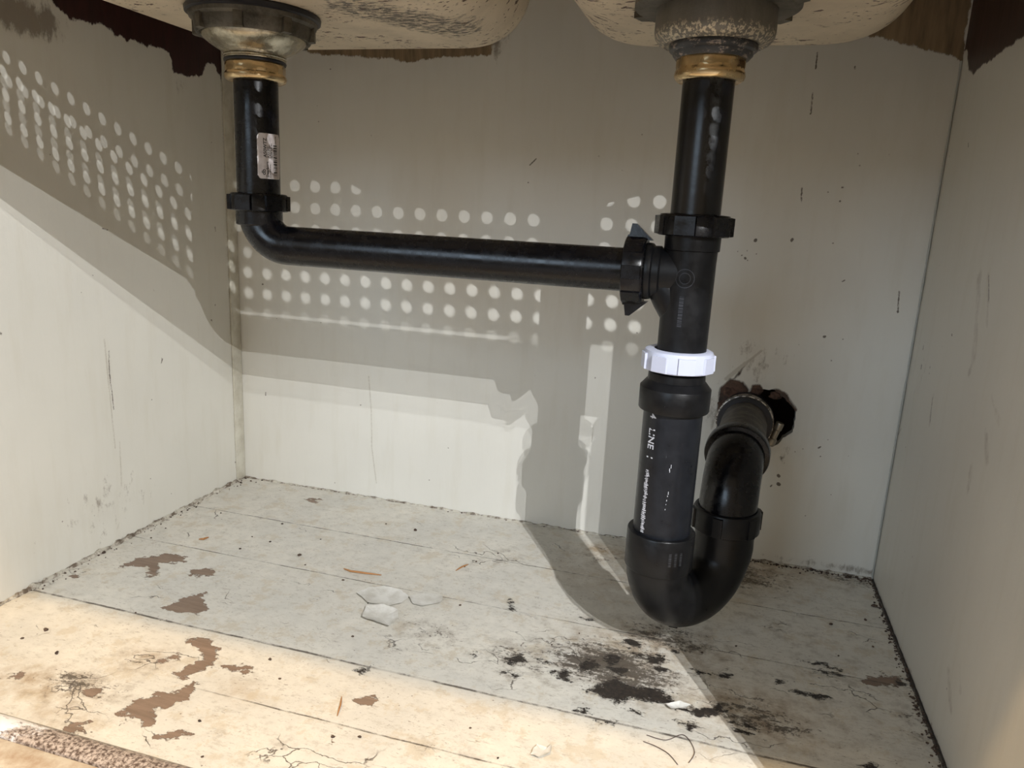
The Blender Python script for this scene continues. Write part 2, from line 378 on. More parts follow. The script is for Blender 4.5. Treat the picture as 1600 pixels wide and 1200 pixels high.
# ---- walls
def wall_mat(name, base, bare, streaky=(2.2, 2.2, .35), jg=.045):
    s = NT(name)
    big = s.noise(5, 4, .5); mid = s.noise(26, 7, .6, streaky); fine = s.noise(240, 8, .7)
    c = s.mix(s.ramp(big, .35, .65), base, tuple(q*.93 for q in base))
    c = s.mix(s.ramp(mid, .5, .75, 0, .30), c, (base[0]*.82, base[1]*.79, base[2]*.72))
    jag = s.ma('MULTIPLY', s.ma('SUBTRACT', s.noise(70, 9, .75, (1, 1, .45)), .5), jg)
    aB = s.attr('bare'); mB = s.ramp(s.ma('ADD', aB, jag), 0, .0015)
    bc = s.mix(s.ramp(s.noise(120, 5, .6, (1, 1, .15)), .35, .65), bare, tuple(q*.55 for q in bare))
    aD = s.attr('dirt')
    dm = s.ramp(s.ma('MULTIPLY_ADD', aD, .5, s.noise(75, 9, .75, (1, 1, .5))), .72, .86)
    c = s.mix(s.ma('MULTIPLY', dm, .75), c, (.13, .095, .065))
    ml = s.ma('MULTIPLY', s.ramp(aD, .3, .9), s.ramp(s.noise(60, 9, .7, off=(2, 4, 6)), .40, .60)); c = s.mix(s.ma('MULTIPLY', ml, .4), c, (.30, .25, .19))
    sp = s.ma('MULTIPLY', s.ramp(s.voro(70), .075, .05), s.ramp(s.noise(11, 2, .5), .60, .66)); c = s.mix(s.ma('MULTIPLY', sp, .7), c, (.12, .09, .07))
    wob = s.ma('MULTIPLY', s.ma('SUBTRACT', s.noise(420, 4, .6), .5), .0022)
    c = s.mix(s.ma('MULTIPLY', s.ramp(s.ma('ADD', s.attr('smear'), s.ma('MULTIPLY', s.ma('SUBTRACT', s.noise(70, 6, .7), .5), .016)), -.001, .003), s.ramp(s.noise(45, 8, .7), .38, .62, .05, .5)), c, (.22, .17, .14))
    c = s.mix(s.ma('MULTIPLY', s.ramp(s.ma('ADD', s.attr('crack'), wob), -.0004, .0006), .42), c, (.25, .21, .15))
    c = s.mix(s.ma('MULTIPLY', s.ramp(s.ma('ADD', s.attr('mark'), s.ma('MULTIPLY', wob, .8)), -.0002, .0004), .88), c, (.055, .035, .022))
    aR = s.attr('rust'); mR = s.ramp(s.ma('ADD', aR, s.ma('MULTIPLY', jag, .45)), 0, .002)
    c = s.mix(mR, c, s.mix(s.ramp(s.noise(55, 8, .75), .40, .60), (.105, .055, .035), (.02, .013, .010)))
    c = s.mix(mB, c, bc)
    s.bump(s.ma('ADD', s.ma('MULTIPLY', mid, .6), s.ma('SUBTRACT', s.ma('MULTIPLY', fine, .12), s.ma('MAXIMUM', s.ma('MULTIPLY', mR, 1.5), s.ma('MULTIPLY', mB, .3)))), .0008, .8)
    return s.done(c, .42, 0, .45)
def Pb(x, y): return tuple(at(x, y, 1))
def Pl(x, y): return tuple(at(x, y, 0))
def Pr(x, y): return tuple(at(x, y, 0, .84))
zero0 = lambda A, B: np.full(A.shape, -.02)
def capf(ax, L):
    o = [i for i in range(3) if i != ax]
    def fn(P, Q):
        f = np.full(P.shape, -.02)
        for a, b, r in L:
            r = max(r*.62, .0008); ax_, ay_, bx_, by_ = a[o[0]], a[o[1]], b[o[0]], b[o[1]]
            k = np.where((P > min(ax_, bx_)-.02) & (P < max(ax_, bx_)+.02) & (Q > min(ay_, by_)-.02) & (Q < max(ay_, by_)+.02))[0]
            ex, ey = bx_-ax_, by_-ay_
            t = np.clip(((P[k]-ax_)*ex+(Q[k]-ay_)*ey)/(ex*ex+ey*ey+1e-12), 0, 1)
            f[k] = np.maximum(f[k], r-np.hypot(P[k]-ax_-t*ex, Q[k]-ay_-t*ey))
        return f
    return fn
def dots(fn, L): return [(fn(x, y), fn(x2, y2), r) for x, y, x2, y2, r in L]
backmarks = dots(Pb, [(1277,82,1275,104,.0006),(1275,104,1274.5,107,.0016),(1270,145,1267,175,.0006),(1267,176,1266.5,178,.0015),(1336,104,1336,108,.0012),(1253,293,1252,314,.0005),
    (1252,315,1252,315,.0011),(1181,375,1180,376,.0030),(1238,374,1237,376,.0026),(1301,380,1302,380,.0013),(1294,300,1294,300,.0015),(1315,293,1318,293,.0014),(1312,315,1313,314,.0016),
    (1167,392,1167,392,.0014),(1159,399,1159,399,.0015),(1164,403,1165,404,.0022),(1168,407,1168,407,.0016),(1153,393,1153,393,.0012),(1182,397,1182,397,.0012),
    (1405,455,1403,485,.0006),(1403,487,1403,488,.0020),(1287,526,1289,526,.0022),(1299,564,1299,563,.0015),(1317,530,1317,530,.0010),(1248,539,1248,539,.0014),
    (1216,743,1217,744,.0032),(1216,756,1217,757,.0036),(1204,760,1206,758,.0015),(1279,700,1282,698,.0016),(1282,713,1282,713,.0016),(1242,706,1242,706,.0012),
    (410,444,411,444,.0020),(415,613,415,618,.0010),(563,633,564,633,.0012),(838,248,828,258,.0009),(1197,731,1196,732,.0018),(995,520,996,520,.001),(825,285,826,285,.001),
    (930,590,930,591,.0012),(516,108,517,108,.001),(1316,440,1320,438,.001),(700,700,701,700,.0009)])
backcracks = dots(Pb, [(576,588,580,640,.0010),(580,640,581,700,.0010),(581,700,588,755,.0012),(1130,612,1118,650,.0024),(1118,650,1112,670,.0018),(1135,592,1165,568,.0040),(1165,568,1190,548,.0022)])
hole = []
hc = at(1192, 652, 1)
for i in range(72):
    t = 2*math.pi*i/72
    r = .0335+.0035*mnoise.noise(Vector((math.cos(t)*2.2, math.sin(t)*2.2, 3)))+.0022*mnoise.noise(Vector((math.cos(t)*9, math.sin(t)*9, 1)))
    hole.append((hc.x+r*1.03*math.cos(t), hc.z-.001+r*1.02*math.sin(t)))
bareB = [bw(p) for p in ([(380,-40),(385,30),(480,84),(600,92),(640,98),(700,90),(770,88),(768,-60)], [(1325,50),(1390,62),(1450,80),(1485,88),(1505,97),(1530,-80),(1420,-60)])]
rustB = [bw(p) for p in ([(1118,640),(1124,605),(1140,590),(1163,596),(1172,610),(1162,630),(1135,640),(1128,665)], [(1170,612),(1174,600),(1188,600),(1196,612),(1192,625),(1178,625)],
    [(1196,612),(1215,606),(1232,616),(1246,640),(1238,660),(1215,630)], [(1150,585),(1162,572),(1166,570),(1158,585),(1140,600)], [(1190,710),(1195,715),(1205,722),(1196,726)], [(1218,712),(1226,714),(1220,720)])]
def dirtB(A, B):
    L = []
    for x, y, rx, rz, a in ((1190,560,60,45,.47),(1110,640,22,60,.5),(1230,700,50,30,.4),(1330,890,200,10,.55),(780,40,18,60,.75),(900,300,200,40,.08)):
        c = at(x, y, 1); e = at(x+rx, y, 1); f = at(x, y-rz, 1); L.append((c.x, c.z, abs(e.x-c.x), abs(f.z-c.z), a))
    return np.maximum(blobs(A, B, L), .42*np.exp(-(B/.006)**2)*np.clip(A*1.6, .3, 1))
BACKM = wall_mat('cream painted back board', (.67, .655, .60), (.30, .215, .13), jg=.02)
zero = lambda A, B: np.full(A.shape, -.05)
wb = sheet('wall_back', 1, 0, -.002, .842, 0, .64, .00125, BACKM, dict(smear=zero0, mark=capf(1, backmarks), crack=capf(1, backcracks), bare=lambda A, B: field(A, B, bareB), rust=lambda A, B: field(A, B, rustB), dirt=dirtB), hole, .012)
structure(wb)

leftmarks = dots(Pl, [(170,548,171,585,.0007),(171,585,172,590,.0016),(172,590,178,640,.0005),(253,560,254,562,.0016),(253,563,252,568,.0008),(336,355,337,362,.001),(240,453,241,454,.0012),(330,500,331,501,.0018),
    (336,476,336,477,.0016),(160,357,168,359,.0012),(127,457,127,457,.001),(145,430,145,431,.001),(1,520,2,522,.0016),(235,748,236,748,.001),(367,722,368,722,.0018),(268,771,268,771,.0012)])
leftcracks = [((0, -.019, .02), (0, -.021, .60), .0009)] + dots(Pl, [(163,530,170,600,.0016),(170,600,180,700,.0014),(187,690,190,760,.0012)])
bareL = [lw(p) for p in ([(60,-30),(85,10),(110,28),(160,42),(200,64),(240,74),(264,84),(272,112),(290,121),(318,119),(322,98),(334,100),(346,128),(349,20),(205,-30)],)]
LEFTM = wall_mat('cream painted left side', (.65, .635, .575), (.040, .010, .010), jg=.022)
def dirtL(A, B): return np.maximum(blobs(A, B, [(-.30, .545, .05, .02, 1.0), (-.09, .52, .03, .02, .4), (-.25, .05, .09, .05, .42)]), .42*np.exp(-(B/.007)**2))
wl = sheet('wall_left', 0, 0, -.50, 0, 0, .64, .0015, LEFTM, dict(smear=zero0, mark=capf(0, leftmarks), crack=capf(0, leftcracks), bare=lambda A, B: field(A, B, bareL), rust=zero, dirt=dirtL)); structure(wl)

rightmarks = dots(Pr, [(1513,223,1513,230,.0008),(1468,414,1468,415,.0014),(1487,523,1488,524,.0018),(1443,540,1442,546,.0016),(1440,570,1439,576,.0020),(1453,573,1453,576,.0014),(1452,583,1452,584,.0014),
    (1472,542,1472,542,.001),(1415,699,1415,699,.0016),(1380,813,1380,813,.0014),(1391,831,1391,831,.0014),(1408,798,1408,798,.001),(1545,430,1545,470,.0010),(1457,622,1453,660,.0010),(1408,670,1403,680,.0012)])
rightsmear = dots(Pr, [(1530,430,1522,560,.009),(1522,560,1515,580,.006),(1518,730,1513,765,.006),(1482,1050,1486,1110,.006),(1458,620,1452,665,.004),(1544,430,1543,510,.003),(1540,680,1542,720,.006),(1500,1045,1501,1080,.003),(1550,620,1560,660,.004)])
bareR = [rw(p) for p in ([(1503,-50),(1506,80),(1511,78),(1513,112),(1519,116),(1560,85),(1600,58),(1700,0),(1700,-60)],)]
RIGHTM = wall_mat('cream painted right side', (.64, .62, .56), (.055, .026, .02), jg=.018)
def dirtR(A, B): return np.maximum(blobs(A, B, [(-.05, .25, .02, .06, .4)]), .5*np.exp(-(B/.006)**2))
wr = sheet('wall_right', 0, .84, -.50, 0, 0, .64, .0015, RIGHTM, dict(crack=zero0, mark=capf(0, rightmarks), smear=capf(0, rightsmear), bare=lambda A, B: field(A, B, bareR), rust=zero, dirt=dirtR)); structure(wr)

# corner beads of caulk and the thin batten in the left corner
s = NT('aged cream paint'); CRM = s.done(s.mix(s.ramp(s.noise(40, 6), .4, .7), (.60, .58, .50), (.42, .39, .31)), .5)
bm = bmesh.new(); box(bm, (0, -.0195, .001), (.0022, -.0004, .60), .0006)
structure(link('trim_1', bm, CRM))
bm = bmesh.new()
pp = [Vector((.8385, -.0015, z)) for z in np.linspace(.001, .56, 60)]
tube(bm, pp, [.0009+.0005*mnoise.noise(Vector((0, 0, p.z*60))) for p in pp], 10)
structure(link('trim_2', bm, NT('grey caulk').done((.38, .39, .36), .5)))
def caulk(name, a, b, r, m, n=140):
    bm = bmesh.new(); a = Vector(a); b = Vector(b); P = []
    for i in range(n):
        t = i/(n-1); p = a.lerp(b, t); P.append(p)
    rr = [max(.0004, r*(1+1.1*mnoise.noise(p*70)+.7*mnoise.noise(p*190))) for p in P]
    tube(bm, P, rr, 8); return structure(link(name, bm, m))
s = NT('dirty caulk'); DCK = s.done(s.mix(s.ramp(s.noise(90, 8, .75), .45, .58), (.50, .47, .40), (.12, .09, .065)), .7)
caulk('baseboard_left', (.0005, -.49, .0005), (.0005, -.001, .0005), .0030, DCK)
caulk('baseboard_back', (.002, -.0005, .0), (.838, -.0005, .0), .0019, DCK, 220)
s = NT('black grime'); GRM = s.done((.035, .027, .022), .8)
caulk('baseboard_right', (.8395, -.49, .0), (.8395, -.002, .0), .0009, GRM, 220)

# cavity behind the hole
bm = bmesh.new(); box(bm, (.60, .012, .08), (.80, .16, .30)); 
fs = [f for f in bm.faces if abs(f.calc_center_median().y-.012) < 1e-4]
bmesh.ops.delete(bm, geom=fs, context='FACES')
structure(link('wall_cavity', bm, NT('dark cavity').done((.02, .013, .01), .9), smooth=False))

# ---- unseen: shade panel and drilled gobo added to shape the light; worktop overhang (above and beside the frame)
bm = bmesh.new(); box(bm, (.804, -.555, -.10), (1.30, -.540, .524)); structure(link('added_shade_panel', bm, CRM, smooth=False))  # panel added out of view to cast the shadow on the right
HX, HZ, PT, HR = .7915, (.5963, .5815, .5664), .01576, .0042
bm = bmesh.new()
x_lo, x_hi, z_lo, z_hi, yf, yb = -.10, 1.05, .5048, .64, -.5205, -.5198
cols = [HX+PT*k for k in range(-48, 2)]
def quad(a, b, c, d): bm.faces.new([bm.verts.new(p) for p in (a, b, c, d)])
def rect(x0, x1, z0, z1):
    for y in (yf, yb): quad((x0, y, z0), (x1, y, z0), (x1, y, z1), (x0, y, z1))
zt = HZ[0]+.0075; zb = HZ[2]-.0075
rect(x_lo, x_hi, z_lo, zb); rect(x_lo, x_hi, zt, z_hi)
xl = cols[0]-PT/2; xr = cols[-1]+PT/2
rect(x_lo, xl, zb, zt); rect(xr, x_hi, zb, zt)
quad((x_lo, yf, z_lo), (x_hi, yf, z_lo), (x_hi, yb, z_lo), (x_lo, yb, z_lo))
edges = [zt, (HZ[0]+HZ[1])/2, (HZ[1]+HZ[2])/2, zb]
for cx in cols:
    for k, hz in enumerate(HZ):
        x0, x1, z1, z0 = cx-PT/2, cx+PT/2, edges[k], edges[k+1]
        sq = []; ci = []
        for i in range(16):
            t = 2*math.pi*i/16+math.pi/4*0; c_, s_ = math.cos(t), math.sin(t)
            ci.append((cx+HR*c_, hz+HR*s_))
            m_ = max(abs(c_), abs(s_)); ex, ez = c_/m_, s_/m_
            sq.append((cx+ex*PT/2, hz+(z1-hz)*ez if ez > 0 else hz+(hz-z0)*ez))
        for i in range(16):
            j = (i+1) % 16
            for y in (yf, yb): quad((sq[i][0], y, sq[i][1]), (sq[j][0], y, sq[j][1]), (ci[j][0], y, ci[j][1]), (ci[i][0], y, ci[i][1]))
            quad((ci[i][0], yf, ci[i][1]), (ci[j][0], yf, ci[j][1]), (ci[j][0], yb, ci[j][1]), (ci[i][0], yb, ci[i][1]))
bmesh.ops.remove_doubles(bm, verts=bm.verts, dist=1e-6)
structure(link('added_gobo', bm, CRM, smooth=False))  # drilled plate added out of view, holes placed to throw the light dots
bm = bmesh.new(); box(bm, (-.3, -.535, .612), (1.2, -.522, .66)); box(bm, (-.3, -.52, .64), (1.2, .03, .66))
structure(link('ceiling', bm, NT('particle board').done((.22, .17, .11), .8), smooth=False))
bm = bmesh.new(); box(bm, (-3, -5, -.14), (4, -.56, -.12))
structure(link('floor_kitchen', bm, NT('grey kitchen floor').done((.26, .245, .235), .5), smooth=False))
# front edging of the cabinet floor
s = NT('edging with grime and painted highlight'); nn = s.noise(70, 10, .8, (.5, 1, 1)); sx = s.n('ShaderNodeSeparateXYZ'); s.t.links.new(s.pos, sx.inputs[0])
gr = s.ramp(s.ma('ADD', nn, s.ma('MULTIPLY_ADD', sx.outputs[0], 3.5, -.50)), .58, .66)
s.bump(s.noise(260, 8, .8), .0006, .8)
ALU = s.done(s.mix(gr, (.86, .85, .86), s.mix(s.ramp(s.noise(400, 3), .4, .6), (.10, .065, .05), (.5, .42, .36))), .4, .0)  # left end kept white as a painted highlight, grime takes over rightwards
bm = bmesh.new(); N = 220; pr = [(-.5225, -.002), (-.5222, .0002), (-.519, .0022), (-.514, .0032), (-.5085, .0026), (-.5045, .0008), (-.5025, -.0018), (-.5025, -.004)]
prev = None
for i in range(N):
    x = -.02+.88*i/(N-1); ring = [bm.verts.new((x, y+.0004*mnoise.noise(Vector((x*60, k, 0))), z+.0004*mnoise.noise(Vector((x*50, k, 5))))) for k, (y, z) in enumerate(pr)]
    if prev:
        for k in range(len(pr)-1): bm.faces.new((prev[k], ring[k], ring[k+1], prev[k+1]))
    prev = ring
structure(link('trim_4', bm, ALU))
bm = bmesh.new(); box(bm, (-.02, -.545, -.03), (.86, -.5225, -.0012), .0015)
s = NT('front rail paint'); structure(link('trim_5', bm, s.done(s.mix(s.ramp(s.noise(50, 8, .7), .4, .65), (.62, .55, .44), (.42, .30, .20)), .5)))

# ------------------------------------------------------------------ sink
s = NT('cream enamel with rust specks')
st = s.noise(125, 3, .55, (.5, 1, .8), dist=.5); cl = s.noise(13, 3, .6); st2 = s.noise(330, 2, .5, (.6, 1, 1), off=(4, 4, 4))
sxz = s.n('ShaderNodeSeparateXYZ'); s.t.links.new(s.pos, sxz.inputs[0])
thr = s.ma('MULTIPLY_ADD', s.ramp(cl, .38, .60), -.12, .715)
k1 = s.ramp(s.ma('SUBTRACT', st, thr), 0, .02); k2 = s.ramp(s.ma('SUBTRACT', st2, s.ma('ADD', thr, .03)), 0, .02)
base = s.mix(s.ramp(s.noise(8, 4), .4, .6), (.70, .60, .45), (.60, .51, .38))
base = s.mix(s.ramp(s.noise(30, 6, .6), .45, .75, 0, .4), base, (.36, .31, .23))
tarp = s.marks([((.325, -.27, .552), (.375, -.20, .552), .034)], .02)
tk = s.ma('MULTIPLY', tarp, s.ramp(s.noise(210, 6, .7, (.5, 1.2, 1), off=(1, 9, 2)), .47, .53))
c = s.mix(s.ma('MAXIMUM', k1, k2), base, (.09, .045, .025)); c = s.mix(s.ma('MULTIPLY', tk, .85), c, (.05, .045, .045))
s.bump(s.ma('SUBTRACT', s.noise(120, 5), s.ma('MAXIMUM', k1, tk)), .0005, .8)
ENM = s.done(c, .42)
def bowl(x0, x1, y0, y1, parent):
    bm = bmesh.new(); R, rc, zb, zt = .052, .075, .552, .639; n = 24; rings = []
    cx, cy = (x0+x1)/2, (y0+y1)/2
    def outline(ins, z):
        r = max(rc-ins, .012); P = []
        hx, hy = (x1-x0)/2-ins, (y1-y0)/2-ins
        for q, (sx_, sy__) in enumerate(((1, 1), (-1, 1), (-1, -1), (1, -1))):
            for i in range(n):
                t = math.pi/2*q+math.pi/2*i/(n-1); P.append((cx+sx_*(hx-r)+r*math.cos(t), cy+sy__*(hy-r)+r*math.sin(t), z))
        return [bm.verts.new(p) for p in P]
    rings.append(outline(0, zt))
    for i in range(13):
        t = math.pi/2*i/12; rings.append(outline(R*(1-math.cos(t)), zb+R-R*math.sin(t)))
    for k in (.035, .06, .08): 
        if min(x1-x0, y1-y0)/2-R-k > .01: rings.append(outline(R+k, zb-.0006))
    for A, B in zip(rings, rings[1:]):
        for i in range(len(A)): bm.faces.new((A[i], A[(i+1) % len(A)], B[(i+1) % len(A)], B[i]))
    bm.faces.new(rings[-1]); return link('sink_bowl', bm, ENM, parent)
snk = empty('kitchen_sink', (.4, -.26, .64), 'cream enamel double bowl sink speckled with rust, at the top of the cabinet', 'sink')
bowl(.060, .432, -.452, -.070, snk); bowl(.478, .768, -.452, -.070, snk)

# ------------------------------------------------------------------ strainers
LPX, RPX, PY = .2180, .6105, -.265
def hexnut(bm, c, z0, z1, r, rr):
    """round flanged nut with flats on its upper half"""
    def fn(t, rad, h):
        if h > z0+(z1-z0)*.42:
            k = (t % (math.pi/4))-math.pi/8; flat = r*.965/math.cos(k)*.985
            return min(rad, flat)
        return rad
    H = z1-z0
    lathe(bm, (c[0], c[1], 0), (0, 0, 1), [(rr, z0+.0004), (r*.9, z0), (r*.985, z0+H*.08), (r*1.02, z0+H*.22), (r*.995, z0+H*.38), (r*.97, z0+H*.45), (r*.985, z0+H*.55), (r*.985, z0+H*.86), (r*.93, z1), (rr, z1)], 96, fn)
d = empty('sink_strainer', (LPX, PY, .548), 'tarnished steel basket strainer with flared cup above the stickered pipe, on the left bowl', 'sink strainer')
C0 = (LPX, PY, 0); UPV = (0, 0, 1)
bm = bmesh.new(); lathe(bm, C0, UPV, [(.03, .5515), (.0555, .5520), (.0570, .5500), (.0566, .5470), (.0530, .5457), (.03, .5457)], 96); link('rubber_gasket', bm, RUB, d)
bm = bmesh.new()
lathe(bm, C0, UPV, [(.035, .5478), (.0525, .5470), (.0538, .5460), (.0532, .5430), (.0502, .5410), (.0490, .5325), (.0474, .5300), (.0450, .5310), (.044, .5325), (.03, .5325)], 120)
for k in range(8): lug(bm, C0, UPV, k*math.pi/4+.35, .0475, .0522, .5300, .5430, .0042, .9)
link('locknut', bm, ZINC, d)
bm = bmesh.new(); lathe(bm, C0, UPV, [(.0445, .5340), (.0442, .5302), (.0425, .5276), (.0380, .5242), (.0320, .5206), (.0280, .5186), (.0268, .5172), (.0266, .5160), (.0272, .5150), (.0262, .5141), (.0264, .5132), (.0258, .5120), (.02, .5118)], 96)
link('strainer_cup', bm, STEEL, d)
bm = bmesh.new(); lathe(bm, C0, UPV, [(.02, .5128), (.0262, .5126), (.0267, .5114), (.0262, .5100), (.02, .5098)], 72); link('rubber_washer', bm, RUB, d)
bm = bmesh.new(); hexnut(bm, (LPX, PY), .4946, .5104, .0262, .0192); link('coupling_nut', bm, BRASS, d)

d = empty('sink_strainer', (RPX, PY, .548), 'matt grey drum-shaped strainer body with grimy rubber below, on the right bowl', 'sink strainer')
C1 = (RPX+.0005, PY, 0)
bm = bmesh.new(); lathe(bm, C1, UPV, [(.03, .5525), (.058, .5522), (.060, .5505), (.060, .5470), (.056, .5450), (.03, .5450)], 96)
for k in range(6): lug(bm, C1, UPV, k*math.pi/3+.15, .055, .0655, .5455, .5515, .008, .8)
link('locknut', bm, ZINC, d)
bm = bmesh.new(); lathe(bm, C1, UPV, [(.0436, .5500), (.0440, .5300), (.0434, .5262), (.0405, .5225), (.0365, .5205), (.0340, .5215), (.02, .5218)], 96,
    lambda t, r, h: r*(1+.006*mnoise.noise(Vector((math.cos(t)*3, math.sin(t)*3, h*200))))); link('strainer_cup', bm, GREYM, d)
bm = bmesh.new(); lathe(bm, C1, UPV, [(.02, .5235), (.0300, .5235), (.0322, .5215), (.0326, .5192), (.0318, .5172), (.0296, .5160), (.0290, .5140), (.0268, .5115), (.02, .5115)], 96,
    lambda t, r, h: r*(1+.022*mnoise.noise(Vector((math.cos(t)*2.5, math.sin(t)*2.5, h*120))))); link('rubber_washer', bm, RUBG, d)
bm = bmesh.new(); hexnut(bm, (RPX, PY), .4958, .5145, .0258, .0193); link('coupling_nut', bm, BRASS, d)

# ------------------------------------------------------------------ pipes
def cyl(bm, c, z0, z1, r, n=64, b=.0008):
    lathe(bm, c, UPV, [(r-.003, z0), (r-b, z0), (r, z0+b), (r, z1-b), (r-b, z1), (r-.003, z1)], n)
def wrap(me_pts, c, r, z0, phi0, up_):
    """lay text (u, v) on a pipe: up_=+1 reads upwards, -1 reads downwards"""
    out = []
    for u, v in me_pts:
        z = z0+up_*u; ph = phi0-up_*v/r
        out.append((c[0]+r*math.sin(ph), c[1]-r*math.cos(ph), z))
    return out
def text_on(bm, txt, size, c, r, z0, phi0, up_, bold=0):
    cu = bpy.data.curves.new('t', 'FONT'); cu.body = txt; cu.size = size; cu.offset = bold; cu.resolution_u = 3
    ob = bpy.data.objects.new('t', cu); COL.objects.link(ob); bpy.context.view_layer.update()
    me = ob.evaluated_get(bpy.context.evaluated_depsgraph_get()).to_mesh()
    pts = wrap([(q.co.x, q.co.y) for q in me.vertices], c, r, z0, phi0, up_)
    vs = [bm.verts.new(p) for p in pts]
    for f in me.polygons:
        try: bm.faces.new([vs[i] for i in f.vertices])
        except ValueError: pass
    ob.evaluated_get(bpy.context.evaluated_depsgraph_get()).to_mesh_clear()
    bpy.data.objects.remove(ob); bpy.data.curves.remove(cu)
def patch(bm, c, r, z0, z1, p0, p1, n=10):
    A = []
    for i in range(n+1):
        ph = p0+(p1-p0)*i/n; A.append([bm.verts.new((c[0]+r*math.sin(ph), c[1]-r*math.cos(ph), z)) for z in (z0, z1)])
    for a, b in zip(A, A[1:]): bm.faces.new((a[0], b[0], b[1], a[1]))

tl = empty('tail_pipe', (LPX, PY, .385), 'glossy black vertical tailpiece carrying a white barcode sticker', 'drain pipe')
bm = bmesh.new(); cyl(bm, C0, .375, .5055, .0192); link('pipe', bm, BLK, tl)
# sticker with rounded corners
bm = bmesh.new(); p0, p1, z0, z1 = math.radians(33), math.radians(108), .4118, .4508; r_ = .01935; W_ = (p1-p0)*r_; H_ = z1-z0; cr = .003
nu = 16; prev = None
for i in range(nu+1):
    u = W_*i/nu; e = 0
    q = min(u, W_-u)
    if q < cr: e = cr-math.sqrt(max(0, cr*cr-(cr-q)**2))
    ph = p0+u/r_
    row = [bm.verts.new((LPX+r_*math.sin(ph), PY-r_*math.cos(ph), z)) for z in (z0+e, z1-e)]
    if prev: bm.faces.new((prev[0], row[0], row[1], prev[1]))
    prev = row
sk = link('sticker', bm, STK, tl); sk['label'] = 'white barcode sticker'
bm = bmesh.new(); rr2 = r_+.00012
text_on(bm, 'A50WTZ', .0042, C0, rr2, .4302, p0+.0082/r_, 1, .0001)
def dashes(bm, c, r, z0, z1, ph, h, seed):
    # print too small to read in the photo: broken fine strokes
    q = random.Random(seed); z = z0
    while z < z1:
        d = q.uniform(.0006, .0020); patch(bm, c, r, z, min(z+d, z1), ph-h/r, ph, 1); z += d+q.uniform(.0003, .0007)
for k in range(3): dashes(bm, C0, rr2, .4300, .4400+.0012*k, p0+(.0100+.0018*k)/r_, .0009, k)
text_on(bm, 'Dearborn', .0034, C0, rr2, .4132, p0+.0098/r_, 1, .00008)
text_on(bm, 'db', .0050, C0, rr2, .4150, p0+.0068/r_, 1, .0001)
dashes(bm, C0, rr2, .4132, .4250, p0+.0118/r_, .0007, 8)
dashes(bm, C0, rr2, .4430, .4490, p0+.0185/r_, .0007, 9)
link('sticker_print', bm, DINK, sk)
bm = bmesh.new(); z = .4150; rb = random.Random(3)
while z < .4405:
    wd = rb.choice((.0004, .0004, .0008, .0012)); patch(bm, C0, rr2, z, z+wd, p0+.0150/r_, p0+.0198/r_, 6); z += wd+rb.choice((.0004, .0005, .0009))
link('barcode', bm, DINK, sk)

tr = empty('tail_pipe', (RPX, PY, .385), 'glossy black vertical tailpiece with a pale streak, rising from the tee to the right bowl', 'drain pipe')
s = NT('black plastic with pale streak'); sq = s.n('ShaderNodeSeparateXYZ'); s.t.links.new(s.pos, sq.inputs[0])
xm = s.ma('ABSOLUTE', s.ma('SUBTRACT', s.ma('ADD', sq.outputs[0], s.ma('MULTIPLY', s.ma('SUBTRACT', s.noise(40, 3), .5), .008)), RPX+.0075))
k = s.ma('MULTIPLY', s.ramp(xm, .001, .0045, 1, 0), s.ramp(s.noise(110, 4, .6), .40, .62)); k = s.ma('MULTIPLY', k, s.ramp(sq.outputs[2], .425, .45))  # pale broken streak down the pipe, right of its centre
s.bump(s.noise(90, 4), .0003, .5)
STRK = s.done(s.mix(s.ma('MULTIPLY', k, .55), (.0018, .0019, .0030), (.10, .11, .12)), s.ramp(k, 0, 1, .27, .5))
bm = bmesh.new(); cyl(bm, (RPX, PY, 0), .375, .5065, .0193); link('pipe', bm, STRK, tr)

def slip_nut(name, c, ax, h0, h1, r, rin, m, parent, lugs=8, wings=(), ph=0.2, lift=.0016, half=.006):
    bm = bmesh.new(); H = h1-h0
    lathe(bm, c, ax, [(rin, h0), (r-.0022, h0), (r-.0012, h0+.0008), (r-.0012, h1-.003), (r-.0026, h1-.0006), (rin+.002, h1), (rin, h1-.001)], 96)
    for k in range(lugs): lug(bm, c, ax, ph+2*math.pi*k/lugs, r-.0035, r-.0012+lift, h0+.0004, h1-.0016, half, .93)
    for a in wings:
        u, v, a_ = frame(ax); b = Vector(c)
        rd = u*math.cos(a)+v*math.sin(a); td = -u*math.sin(a)+v*math.cos(a)
        P = [b+rd*(r-.004)+a_*(h0+.0015)-td*.0045, b+rd*(r-.004)+a_*(h1+.0035)-td*.0045, b+rd*(r+.0085)+a_*(h0+.0035)-td*.003, b+rd*(r+.0085)+a_*(h0+.0070)-td*.003]
        Q = [p+td*(.009 if i < 2 else .006) for i, p in enumerate(P)]
        V = [bm.verts.new(p) for p in P+Q]
        for f in ((0, 1, 3, 2), (4, 5, 7, 6), (0, 1, 5, 4), (2, 3, 7, 6), (0, 2, 6, 4), (1, 3, 7, 5)): bm.faces.new([V[i] for i in f])
    return link(name, bm, m, parent)

